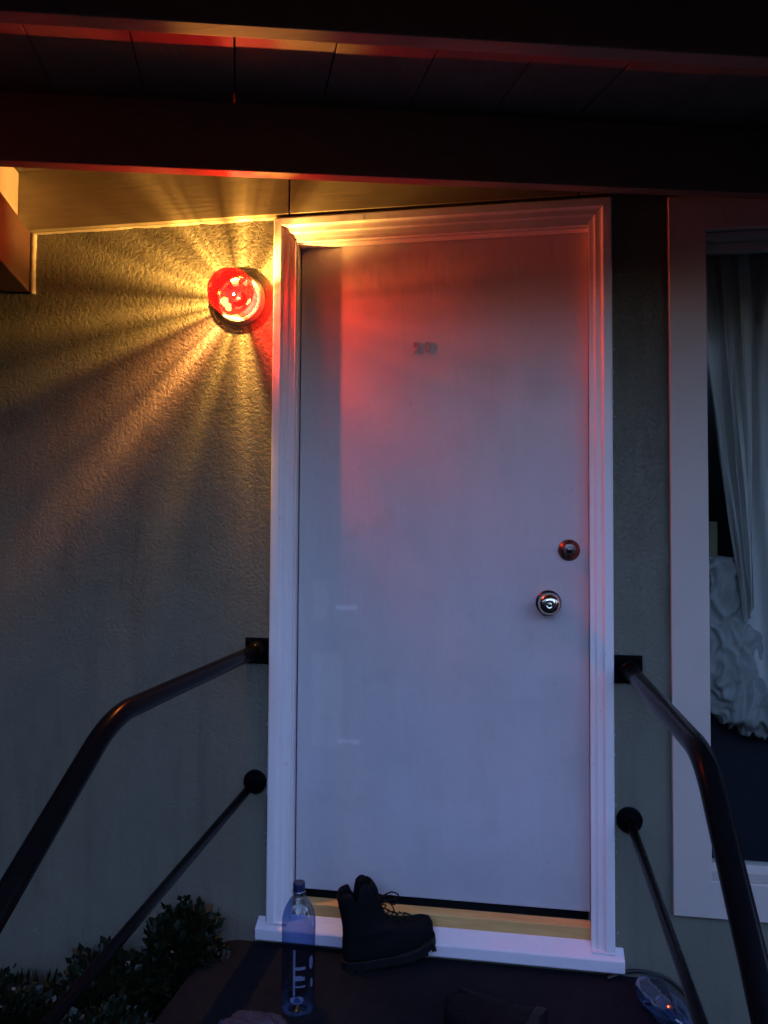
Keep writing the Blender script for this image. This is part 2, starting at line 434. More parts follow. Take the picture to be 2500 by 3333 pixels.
# soffit boards running out from the wall, each with its own gaps
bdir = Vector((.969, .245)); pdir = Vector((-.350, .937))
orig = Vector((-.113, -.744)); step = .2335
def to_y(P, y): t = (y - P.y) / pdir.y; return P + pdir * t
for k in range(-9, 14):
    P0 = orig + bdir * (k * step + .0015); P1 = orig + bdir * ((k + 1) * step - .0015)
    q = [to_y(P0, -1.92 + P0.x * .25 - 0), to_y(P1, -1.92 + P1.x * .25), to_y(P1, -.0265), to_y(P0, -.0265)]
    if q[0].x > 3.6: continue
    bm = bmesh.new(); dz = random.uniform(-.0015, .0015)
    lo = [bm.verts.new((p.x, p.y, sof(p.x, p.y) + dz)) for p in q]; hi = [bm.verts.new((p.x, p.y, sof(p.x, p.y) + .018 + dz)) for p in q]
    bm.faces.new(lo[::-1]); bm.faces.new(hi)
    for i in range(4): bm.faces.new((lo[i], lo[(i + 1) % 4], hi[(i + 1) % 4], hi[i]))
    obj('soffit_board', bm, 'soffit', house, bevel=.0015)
# roof over the eave and the room
bm = bmesh.new(); P = [(-3.4, -2.9), (4.4, -.85), (4.4, -.0255), (-3.4, -.0255)]
lo = [bm.verts.new((x, y, sof(x, y) + .026)) for x, y in P]; hi = [bm.verts.new((x, y, sof(x, y) + .10)) for x, y in P]
bm.faces.new(lo[::-1]); bm.faces.new(hi)
for i in range(4): bm.faces.new((lo[i], lo[(i + 1) % 4], hi[(i + 1) % 4], hi[i]))
add_box(bm, -3.4, 4.4, -.025, 3.5, 2.525, 2.66)
obj('roof', bm, 'roofing', house)

# --- door frame --------------------------------------------------------
def casing_bar(P0, P1, inward, m0, m1, prof, mat, parent, name, smooth=False):
    """sweep a (u, proud) profile from P0 to P1 on the wall; inward = direction of u; m0/m1 mitre factors"""
    P0 = Vector(P0); P1 = Vector(P1); d = (P1 - P0).normalized(); inward = Vector(inward)
    bm = bmesh.new(); R = []
    n = 28
    for k in range(n + 1):
        t = k / n; ring = []
        for u, h in prof:
            a = P0 + d * (m0 * u); b = P1 - d * (m1 * u)
            p = a.lerp(b, t) + inward * u
            wv = .0006 * noise.noise(Vector((p.x * 6, p.z * 6, u * 40)))
            ring.append(bm.verts.new((p.x, -(h + (wv if h > 0 else 0)), p.z)))
        R.append(ring)
    m = len(prof)
    for A, B in zip(R, R[1:]):
        for i in range(m): bm.faces.new((A[i], A[(i + 1) % m], B[(i + 1) % m], B[i]))
    bm.faces.new(R[0][::-1]); bm.faces.new(R[-1])
    return obj(name, bm, mat, parent, bevel=.0012)
frame = thing('door_frame', '', '', (0, 0, 0)); del frame['label']; del frame['category']; frame.parent = house
prof = [(0, .001), (0, .019), (.004, .023), (.026, .023), (.031, .017), (.036, .0155), (.048, .0145), (.052, .011), (.057, .010), (.0665, .009), (.0665, .001)]
casing_bar((0, 0, .0), (0, 0, 2.213), (1, 0, 0), 0, 1, prof, 'trim', frame, 'casing')
casing_bar((1.045, 0, 0), (1.045, 0, 2.213), (-1, 0, 0), 0, 1, prof, 'trim', frame, 'casing')
casing_bar((0, 0, 2.213), (1.045, 0, 2.213), (0, 0, -1), 1, 1, prof, 'trim', frame, 'casing')
# jambs and stops
def fbox(name, x0, x1, y0, y1, z0, z1, mat='trim', parent=frame, bev=.0015):
    bm = bmesh.new(); add_box(bm, x0, x1, y0, y1, z0, z1); return obj(name, bm, mat, parent, bevel=bev)
JY = .0355                                    # outer face of the door leaf
fbox('jamb', .0625, .0725, -.0088, .12, .0, 2.1405)
fbox('jamb', .9725 + .010, .9825 + .010 - .0005, -.0088, .12, .0, 2.1405)
fbox('jamb', .0725, .9825, -.0086, .12, 2.1345, 2.1485)
fbox('door_stop', .0727, .0765, .0, .030, .0, 2.134)
fbox('door_stop', .0765, .9805, .0, .030, 2.1275, 2.1343)

# threshold and sill
bm = bmesh.new()
P = [(.012, .054), (.040, .063), (.046, .060), (.046, -.03), (.012, -.03)]
def xprism(bm, P, x0, x1):
    A = [bm.verts.new((x0, y, z)) for y, z in P]; B = [bm.verts.new((x1, y, z)) for y, z in P]
    bm.faces.new(A); bm.faces.new(B[::-1])
    for i in range(len(P)): bm.faces.new((A[i], B[i], B[(i + 1) % len(P)], A[(i + 1) % len(P)]))
    return A, B
xprism(bm, P, .0735, .9815); obj('threshold', bm, 'threshold', frame, bevel=.003)
bm = bmesh.new()
xprism(bm, [(.0110, .020), (-.005, .006), (-.030, -.010), (-.034, -.014), (-.034, -.046), (-.030, -.049), (.0, -.060), (.0110, -.060)], -.030, 1.070)
sillo = obj('sill', bm, 'sill', frame, bevel=.003)
# drift of dried paint where casing meets sill, both ends
for x0, sg in ((.0, 1), (1.045, -1)):
    bm = bmesh.new(); add_box(bm, min(x0, x0 + sg * .0665), max(x0, x0 + sg * .0665), -.024, -.0008, -.004, .004)
    obj('sill_block', bm, 'sill', frame, bevel=.002)

# --- door leaf -----------------------------------------------------------
door = thing('door', '', '', (.98, JY, .09)); del door['label']; del door['category']; door.parent = house
bm = bmesh.new(); add_box(bm, .0785, .9805, JY, JY + .044, .0885, 2.1315)
leaf = obj('door_leaf', bm, 'door', door, bevel=.002)
# painted-over numbers: real raised figures
def text_mesh(ch, size, ext):
    cu = bpy.data.curves.new('figure', 'FONT'); cu.body = ch; cu.size = size; cu.extrude = ext; cu.bevel_depth = .0006; cu.align_x = 'CENTER'
    t = bpy.data.objects.new('tmp', cu); C.objects.link(t); bpy.context.view_layer.update()
    me = bpy.data.meshes.new_from_object(t.evaluated_get(bpy.context.evaluated_depsgraph_get())); bpy.data.objects.remove(t); return me
for ch, x, dz in (('9', .4535, 0), ('0', .4885, -.0005)):
    me = text_mesh(ch, .047, .0017); me.materials.clear(); me.materials.append(MAT['number'])
    o = bpy.data.objects.new('house_number', me); C.objects.link(o); o.parent = door
    o.location = Vector((x, JY - .0015, 1.7775 + dz)) - world_loc(door); o.rotation_euler = (PI / 2, 0, 0)
# deadbolt
bm = bmesh.new(); DB = (.922, JY, 1.158)
lathe(bm, [(.0325, 0), (.0325, .004), (.031, .008), (.026, .0125), (.0235, .014), (.0205, .0175), (.018, .0185), (.0, .0190)], 'y', 48, DB)
db = obj('deadbolt', bm, 'darkbrass', door, smooth=True, bevel=.0005)
bm = bmesh.new(); lathe(bm, [(.0095, .0190), (.0095, .0205), (.0085, .0212), (0, .0212)], 'y', 24, DB); add_box(bm, DB[0] - .0008, DB[0] + .0008, DB[1] - .0222, DB[1] - .0205, DB[2] - .0045, DB[2] + .0045)
obj('key_cylinder', bm, 'rose', db, smooth=True)
# door knob
bm = bmesh.new(); KB = (.861, JY, .998)
kn = None
lathe(bm, [(.0385, 0), (.0385, .003), (.0365, .006), (.033, .0085), (.022, .0105), (.016, .013), (.0135, .030)], 'y', 56, KB)
rose = obj('knob_rose', bm, 'rose', door, smooth=True)
bm = bmesh.new()
lathe(bm, [(.0135, .022), (.018, .026), (.0265, .033), (.0315, .041), (.0325, .048), (.0312, .055), (.0275, .0610), (.0210, .0652), (.0140, .0675), (.0085, .0685), (.0080, .0678), (.0065, .0678), (.0060, .0686), (0, .0688)], 'y', 56, KB)
knob = obj('knob', bm, 'nickel', door, smooth=True)
bm = bmesh.new(); add_box(bm, KB[0] - .0009, KB[0] + .0009, KB[1] - .0692, KB[1] - .0670, KB[2] - .0045, KB[2] + .0045); obj('keyhole', bm, 'rubber', knob)

# --- window ----------------------------------------------------------------
win = thing('window', '', '', (1.2, 0, .12)); del win['label']; del win['category']; win.parent = house
wp = [(0, .001), (0, .020), (.002, .022), (.103, .022), (.105, .020), (.105, .001)]
W0, W1, WB, WT = 1.205, 2.70, .1225, 2.200
casing_bar((W0, 0, WB), (W0, 0, WT), (1, 0, 0), 1, 1, wp, 'wintrim', win, 'window_casing')
casing_bar((W1, 0, WB), (W1, 0, WT), (-1, 0, 0), 1, 1, wp, 'wintrim', win, 'window_casing')
casing_bar((W0, 0, WT), (W1, 0, WT), (0, 0, -1), 1, 1, wp, 'wintrim', win, 'window_casing')
casing_bar((W0, 0, WB), (W1, 0, WB), (0, 0, 1), 1, 1, [(u, h - .0012 if h > .001 else h) for u, h in wp], 'wintrim', win, 'window_casing')
def wbox(name, x0, x1, y0, y1, z0, z1, mat='wintrim'): return fbox(name, x0, x1, y0, y1, z0, z1, mat, win)
wbox('window_jamb', XW0 + .001, XW0 + .011, -.0, .135, ZW0 + .0165, ZW1 - .016)
wbox('window_jamb', XW1 - .011, XW1 - .001, -.0, .135, ZW0 + .0165, ZW1 - .016)
wbox('window_head', XW0 + .001, XW1 - .001, -.0, .135, ZW1 - .015, ZW1 - .001)
wbox('window_sill', XW0 + .001, XW1 - .001, -.0, .135, ZW0 + .001, ZW0 + .0155)
fy0, fy1 = .045, .078
wbox('sash', XW0 + .0115, XW1 - .0115, fy0, fy1, ZW0 + .016, ZW0 + .042)
wbox('sash', XW0 + .0115, XW1 - .0115, fy0, fy1, ZW1 - .042, ZW1 - .0165)
wbox('sash', XW0 + .0115, XW0 + .018, fy0, fy1, ZW0 + .0425, ZW1 - .0425)
wbox('sash', XW1 - .018, XW1 - .0115, fy0, fy1, ZW0 + .0425, ZW1 - .0425)
wbox('pane', XW0 + .0185, XW1 - .0185, .058, .062, ZW0 + .0427, ZW1 - .0427, 'pane')

# ------------------------------------------------------------------ wall lamp
LX, LZc = -.114, 1.957
lamp = thing('wall_lamp', 'lit red glass jar lamp on stepped metal base, on stucco left of the door', 'lamp', (LX, 0, LZc))
bm = bmesh.new()
lathe(bm, [(.0, .0005), (.0815, .0005), (.0815, .0045), (.0805, .007), (.0800, .0085), (.0795, .0100), (.0780, .0112), (.0765, .0118), (.0760, .0150), (.0740, .0165), (.0720, .0170), (.0715, .0190), (.0700, .0197), (.0620, .0197), (.0620, .0150), (0, .0150)], 'y', 72, (LX, 0, LZc))
obj('lamp_base', bm, 'aluminium', lamp, smooth=False, bevel=.0006)
bm = bmesh.new(); lathe(bm, [(.0610, .0192), (.0595, .0170), (.030, .0160), (0, .0160)], 'y', 48, (LX, 0, LZc), close_ends=False); obj('cavity_liner', bm, plain('dark_cavity_liner', (.05, .012, .010), .8), lamp, smooth=True)  # added dark liner in the base cavity, mutes the lit crescent behind the glass
bm = bmesh.new(); lathe(bm, [(.016, .0145), (.016, .034), (.013, .036), (0, .036)], 'y', 24, (LX, 0, LZc)); obj('socket', bm, 'brass', lamp, smooth=True)
BY = .066
k = NT('bulb_filament'); k.p.inputs['Emission Color'].default_value = (1, .60, .20, 1); k.p.inputs['Emission Strength'].default_value = 33000; FIL = k.m
k = NT('frosted_bulb_glow'); k.t.nodes.remove(k.p)
em = k.n('Emission'); em.inputs[0].default_value = (1, .80, .42, 1); em.inputs[1].default_value = 1.1
tr = k.n('BsdfTransparent'); mx = k.n('MixShader'); mx.inputs[0].default_value = .55
k.l(tr.outputs[0], mx.inputs[1]); k.l(em.outputs[0], mx.inputs[2]); k.l(mx.outputs[0], k.out.inputs[0]); BULB = k.m
bm = bmesh.new(); bmesh.ops.create_icosphere(bm, subdivisions=2, radius=.0036, matrix=Matrix.Translation((LX, -BY, LZc)))
fil = obj('filament', bm, FIL, lamp, smooth=True)
bm = bmesh.new(); lathe(bm, [(.011, .036), (.013, .042), (.020, .053), (.0245, .066), (.023, .080), (.016, .091), (.006, .0955), (0, .096)], 'y', 32, (LX, 0, LZc)); obj('bulb', bm, BULB, lamp, smooth=True)

# moulded coloured glass: red over the front and right, amber and ribbed on the side towards the wall
k = NT('moulded_red_glass'); v = k.coord(); k.t.nodes.remove(k.p)
sep = k.n('SeparateXYZ'); k.l(v, sep.inputs[0])           # object coords are centred on the lamp base
ang = k.n('Math', operation='ARCTAN2'); k.l(sep.outputs[2], ang.inputs[0]); k.l(sep.outputs[0], ang.inputs[1])
u = k.math('ADD', k.math('DIVIDE', ang.outputs[0], 2 * PI), .5)   # 0 = left, .25 = down, .5 = right, .75 = up
# u -> position: left (180deg) u=0/1 ; down u=.25 ; right u=.5 ; up u=.75
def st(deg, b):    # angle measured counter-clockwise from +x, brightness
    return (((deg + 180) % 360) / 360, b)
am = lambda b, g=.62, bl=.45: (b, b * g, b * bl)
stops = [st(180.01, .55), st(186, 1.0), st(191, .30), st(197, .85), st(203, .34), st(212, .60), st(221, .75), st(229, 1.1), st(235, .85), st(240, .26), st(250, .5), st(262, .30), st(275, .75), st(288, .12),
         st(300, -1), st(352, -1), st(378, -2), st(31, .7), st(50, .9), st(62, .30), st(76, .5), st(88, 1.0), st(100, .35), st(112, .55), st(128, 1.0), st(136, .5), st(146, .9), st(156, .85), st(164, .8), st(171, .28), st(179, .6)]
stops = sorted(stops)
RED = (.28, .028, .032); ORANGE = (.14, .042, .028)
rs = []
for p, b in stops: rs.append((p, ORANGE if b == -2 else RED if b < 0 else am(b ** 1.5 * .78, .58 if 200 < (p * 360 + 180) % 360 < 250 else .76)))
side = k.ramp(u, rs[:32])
redsec = k.ramp(u, [(.330, 0), (.350, 1), (.545, 1), (.570, 0)])      # right-hand red made translucent, widening the source to soften the door's shadow edge
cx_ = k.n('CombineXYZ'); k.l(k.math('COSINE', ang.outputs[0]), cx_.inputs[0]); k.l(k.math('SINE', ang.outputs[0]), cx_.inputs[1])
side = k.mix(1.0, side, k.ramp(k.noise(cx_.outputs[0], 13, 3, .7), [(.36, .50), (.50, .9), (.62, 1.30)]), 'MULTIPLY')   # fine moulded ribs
# front dome and upper shell are red; the change follows a wavy line in depth
wob = k.noise(v, 45, 2)
dep = k.math('ADD', k.math('MULTIPLY', sep.outputs[1], -1), k.math('MULTIPLY', k.math('SUBTRACT', wob, .5), .012))
fr = k.n('MapRange', interpolation_type='SMOOTHSTEP'); k.l(dep, fr.inputs[0]); fr.inputs[1].default_value = .074; fr.inputs[2].default_value = .092
vor = k.n('TexVoronoi', Scale=38.0); k.l(v, vor.inputs['Vector'])
spots_ = None                                            # clear spots in the red glass
for cx_, cz_, r_ in ((.031, .018, .012), (.044, .034, .007), (.006, -.058, .009), (-.002, -.046, .012), (-.026, -.018, .010), (-.050, .010, .007)):
    dd = k.n('VectorMath', operation='DISTANCE'); cc = k.n('CombineXYZ'); k.l(sep.outputs[0], cc.inputs[0]); k.l(sep.outputs[2], cc.inputs[2]); k.l(cc.outputs[0], dd.inputs[0]); dd.inputs[1].default_value = (cx_, 0, cz_)
    mr = k.n('MapRange', interpolation_type='SMOOTHSTEP'); k.l(k.math('ADD', dd.outputs['Value'], k.math('MULTIPLY', k.math('SUBTRACT', k.noise(v, 70, 3), .5), .016)), mr.inputs[0])
    mr.inputs[1].default_value = r_ + .002; mr.inputs[2].default_value = r_ - .002
    spots_ = mr.outputs[0] if spots_ is None else k.math('MAXIMUM', spots_, mr.outputs[0])
clear = spots_
cell = k.n('TexVoronoi', Scale=62.0, feature='F1'); k.l(v, cell.inputs['Vector']); csep = k.n('SeparateColor'); k.l(cell.outputs['Color'], csep.inputs[0])
redc = k.ramp(csep.outputs[0], [(.0, (.05, .0008, .002)), (.35, (.16, .003, .004)), (.75, (.24, .005, .004)), (.90, (.34, .02, .022)), (1, (.42, .10, .10))])
frontc = k.mix(clear, redc, (.5, .27, .14))
dk = k.n('MapRange', interpolation_type='SMOOTHSTEP'); k.l(dep, dk.inputs[0])      # tint darkened at the foot to even out the light falloff on the wall
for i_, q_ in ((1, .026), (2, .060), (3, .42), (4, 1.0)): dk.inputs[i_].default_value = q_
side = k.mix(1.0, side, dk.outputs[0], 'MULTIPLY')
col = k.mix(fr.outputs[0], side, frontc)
vor2 = k.n('TexVoronoi', Scale=70.0, feature='DISTANCE_TO_EDGE'); k.l(v, vor2.inputs['Vector'])
bp = k.n('Bump', Strength=1.0, Distance=.006); k.l(k.math('ADD', k.ramp(vor2.outputs[0], [(0, 0), (.12, 1)]), k.noise(v, 60, 2)), bp.inputs['Height'])
tr = k.n('BsdfTransparent'); k.l(col, tr.inputs[0])
tl = k.n('BsdfTranslucent'); tl.inputs[0].default_value = (.92, .004, .008, 1); k.l(bp.outputs[0], tl.inputs[1])
gl = k.n('BsdfGlossy'); gl.inputs['Roughness'].default_value = .08; gl.inputs[0].default_value = (.6, .5, .52, 1); k.l(bp.outputs[0], gl.inputs['Normal'])
m1 = k.n('MixShader'); k.l(k.math('ADD', k.math('MULTIPLY', fr.outputs[0], .022), k.math('MULTIPLY', k.math('MULTIPLY', k.math('SUBTRACT', 1.0, fr.outputs[0]), redsec), .13)), m1.inputs[0]); k.l(tr.outputs[0], m1.inputs[1]); k.l(tl.outputs[0], m1.inputs[2])
m2 = k.n('MixShader'); k.l(k.math('MULTIPLY', fr.outputs[0], .16), m2.inputs[0]); k.l(m1.outputs[0], m2.inputs[1]); k.l(gl.outputs[0], m2.inputs[2]); k.l(m2.outputs[0], k.out.inputs[0])
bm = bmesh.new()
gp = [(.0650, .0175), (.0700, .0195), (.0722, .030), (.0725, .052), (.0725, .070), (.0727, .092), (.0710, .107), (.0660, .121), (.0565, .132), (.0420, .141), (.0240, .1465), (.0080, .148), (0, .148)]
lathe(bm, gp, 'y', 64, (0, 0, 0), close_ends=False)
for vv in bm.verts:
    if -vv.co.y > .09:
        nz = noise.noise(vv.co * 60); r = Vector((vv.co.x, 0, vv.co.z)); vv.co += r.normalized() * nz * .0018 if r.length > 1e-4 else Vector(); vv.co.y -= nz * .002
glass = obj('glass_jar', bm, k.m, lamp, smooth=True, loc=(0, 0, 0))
bm = bmesh.new(); lathe(bm, [(.0715, .0190), (.0745, .0195), (.0750, .0215), (.0735, .0228), (.0727, .0225), (.0720, .0205)], 'y', 64, (LX, 0, LZc), close_ends=False); obj('retaining_ring', bm, 'aluminium', lamp, smooth=True)

# ------------------------------------------------------------------ handrails
def handrail(x, zr, zf, slope, label, flx, curl):
    t = thing('handrail', label, 'handrail', (x, -1.95, -.62), 'pipe handrails either side of the landing')
    r = .0215
    y0 = -.80; y1 = -.99
    L = 1.0
    ye = -1.96; ze = zr - slope * (abs(ye) - .895)
    path = [(x, -.012, zr), (x, -.2, zr - .001), (x, -.4, zr - .003), (x, -.6, zr - .004), (x, y0 + .03, zr - .006)]
    # bend
    a0 = 0; a1 = math.atan(slope); R = .17 / math.tan(a1 / 2) * .5
    bend = []
    n = 14
    P = Vector((x, -.895 + R * math.tan(a1 / 2), zr - .006))
    for k in range(n + 1):
        a = a1 * k / n
        bend.append((x, P.y - R * math.sin(a), P.z - R * (1 - math.cos(a))))
    e = bend[-1]
    path = [p for p in path if p[1] > P.y + .02] + bend
    for k in range(1, 9):
        yy = e[1] + (ye - e[1]) * k / 8; path.append((x, yy, e[2] - slope * (e[1] - yy)))
    bm = bmesh.new(); tube(bm, path, r, 24); obj('rail', bm, 'iron', t, smooth=True)
    end = path[-1]
    bm = bmesh.new(); tube(bm, [(x, ye + .03, -.63), (x, ye + .03, end[2] + .01)], r * .95, 20); obj('post', bm, 'iron', t, smooth=True)
    # square wall plate with bolts
    px = flx
    bm = bmesh.new(); add_box(bm, px - .041, px + .041, -.0075, -.0008, zr - .041, zr + .041)
    pl = obj('wall_plate', bm, 'iron', t, bevel=.002)
    for sx in (-1, 1):
        for sz in (-1, 1):
            bm = bmesh.new(); lathe(bm, [(.007, .0078), (.007, .011), (.0045, .0125), (0, .0127)], 'y', 8, (px + sx * .030, 0, zr + sz * .030)); obj('bolt', bm, 'iron', pl)
    bm = bmesh.new(); lathe(bm, [(.031, .007), (.031, .018), (.025, .030), (.0215, .034)], 'y', 28, (x, 0, zr), close_ends=False); obj('collar', bm, 'iron', t, smooth=True)
    # lower bar with its round flange
    bm = bmesh.new(); lathe(bm, [(0, .0008), (.037, .0008), (.037, .009), (.034, .012), (.018, .014), (.0165, .026), (.0125, .027), (0, .027)], 'y', 36, (x, 0, zf)); obj('flange', bm, 'iron', t, smooth=False, bevel=.001)
    bm = bmesh.new(); tube(bm, [(x, -.01, zf), (x, -.9, zf - .068), (x, ye + .03, zf - .068 - .08)], .0128, 18); obj('lower_bar', bm, 'iron', t, smooth=True)
    return t
handrail(-.045, .833, .424, .66, 'black pipe handrail left of the door, its lower bar ending in the plants', -.041, 0)
handrail(1.088, .812, .378, .80, 'black pipe handrail right of the door, crossing in front of the window', 1.086, 0)

# ------------------------------------------------------------------ behind the window
# curtain gathered to the right
nu, nv = 90, 60
def xleft(z):
    pts = [(2.15, 1.318), (1.80, 1.350), (1.44, 1.392), (1.06, 1.446), (.82, 1.472), (.60, 1.50)]
    for (za, xa), (zb, xb) in zip(pts, pts[1:]):
        if z <= za and z >= zb: t = (za - z) / (za - zb); return xa + (xb - xa) * t
    return pts[0][1] if z > 2.15 else pts[-1][1]
def panel(label, x0f, x1f, zb0, zb1, yb, seed, k1):
    bm = bmesh.new(); G = []
    for i in range(nu + 1):
        row = []
        for j in range(nv + 1):
            s = i / nu; t = j / nv
            zb = zb0 + (zb1 - zb0) * s
            z = 2.14 + (zb - 2.14) * t
            x = x0f(z) + s * (x1f(z) - x0f(z))
            ph = s * k1 + 1.4 * noise.noise(Vector((s * 4 + seed, t * 1.3, 0)))
            y = yb + .022 * math.sin(ph * 1.9) * (1 - .25 * t) + .010 * math.sin(ph * 4.3 + 2 * t) + .02 * t * noise.noise(Vector((s * 9, t * 2, seed)))
            row.append(bm.verts.new((x + .006 * noise.noise(Vector((s * 20, t * 3, seed))), y, z)))
        G.append(row)
    for i in range(nu):
        for j in range(nv): bm.faces.new((G[i][j], G[i + 1][j], G[i + 1][j + 1], G[i][j + 1]))
    tag(obj('curtain', bm, 'curtain', smooth=True), label, 'curtain', 'curtains inside the window')
panel('narrow white curtain panel drawn slantwise beside the window edge, tapering to a point', lambda z: xleft(z) + .003, lambda z: 1.487, .93, .99, .180, 0, 7)
panel('long white curtain panel hanging straight at the right edge of the photo', lambda z: 1.468 + .006 * math.sin(z * 3), lambda z: 2.55, .73, .60, .215, 6, 30)
# crumpled cloth heaped on the back of a sofa
def heap(name, spine, mat, amp, f, seg=40, sub=9, yflat=.6):
    bm = bmesh.new(); pts = bezier([p[:3] for p in spine], sub); n = len(pts); rings = []
    for i, p in enumerate(pts):
        t = i / (n - 1) * (len(spine) - 1); a = int(min(t, len(spine) - 2)); r = spine[a][3] + (spine[a + 1][3] - spine[a][3]) * (t - a)
        e = min(1, math.sin(PI * min(max(i / (n - 1), .0), 1)) ** .35 * 1.0 + .0) if i in (0, n - 1) else min(1, (min(i, n - 1 - i) / 4 + .35))
        tn = (pts[min(i + 1, n - 1)] - pts[max(i - 1, 0)]).normalized(); sidev = Vector((0, 1, 0)); b = tn.cross(sidev).normalized(); ring = []
        for q in range(seg):
            an = 2 * PI * q / seg; d = b * math.cos(an) + sidev * math.sin(an) * yflat
            v = p + d * r * e
            wv = v + Vector((noise.noise(v * 7), noise.noise(v * 7 + Vector((3, 3, 3))), noise.noise(v * 7 + Vector((7, 0, 1))))) * .03; wv = Vector((wv.x * 1.5, wv.y * 1.5, wv.z * .62)); w1 = (1 - abs(noise.noise(wv * f)) * 2.6); w2 = 1 - abs(noise.noise(wv * f * 2.4 + Vector((5, 1, 2)))) * 2.6
            v = v + d * (amp * (w1 - .3) + amp * .4 * (w2 - .3))
            ring.append(bm.verts.new(v))
        rings.append(ring)
    for A, B in zip(rings, rings[1:]):
        for q in range(seg): bm.faces.new((A[q], A[(q + 1) % seg], B[(q + 1) % seg], B[q]))
    bm.faces.new(rings[0][::-1]); bm.faces.new(rings[-1])
    return obj(name, bm, mat, smooth=True)
o = heap('crumpled_cloth', [(1.385, .26, 1.14, .05), (1.39, .25, 1.06, .085), (1.385, .25, .97, .09), (1.42, .25, .88, .085), (1.415, .24, .79, .085), (1.43, .24, .72, .07), (1.50, .24, .675, .075), (1.60, .25, .66, .07), (1.70, .25, .65, .05)], 'crumple', .032, 13, 120, 28)
tag(o, 'crumpled white cloth bunched up inside the window beside the curtain', 'cloth')
sofa = thing('sofa', 'very dark sofa standing just inside the window below the crumpled cloth', 'sofa', (1.9, .6, -.02))
for nm, b_ in (('sofa_back', (1.20, 2.7, .31, .50, .1, .64)), ('sofa_seat', (1.22, 2.68, .50, 1.1, .05, .42)), ('armrest', (1.05, 1.195, .31, 1.1, .0, .56)), ('armrest', (2.705, 2.85, .31, 1.1, .0, .56))):
    bm = bmesh.new(); add_box(bm, *b_); obj(nm, bm, 'sofa', sofa, bevel=.03)
bx = thing('cardboard_box', 'small pale box seen through the window behind the crumpled cloth', 'box', (1.38, .42, 1.09))
bm = bmesh.new(); add_box(bm, 1.30, 1.385, .36, .45, 1.06, 1.235); obj('carton', bm, 'card', bx, bevel=.003)
bm = bmesh.new(); add_box(bm, 1.39, 1.435, .38, .46, 1.06, 1.255); obj('carton', bm, 'card', bx, bevel=.003)
shelf = thing('side_table', 'dark narrow side table inside the window under the pale box', 'table', (1.4, .45, -.02))
bm = bmesh.new(); add_box(bm, 1.10, 1.75, .345, .60, 1.03, 1.058); obj('table_top', bm, 'sofa', shelf, bevel=.003)
for lx in (1.12, 1.70):
    for ly in (.52, .57):
        pass
for lx in (1.12, 1.71):
    bm = bmesh.new(); add_box(bm, lx, lx + .03, .55, .58, -.02, 1.03); obj('leg', bm, 'sofa', shelf)

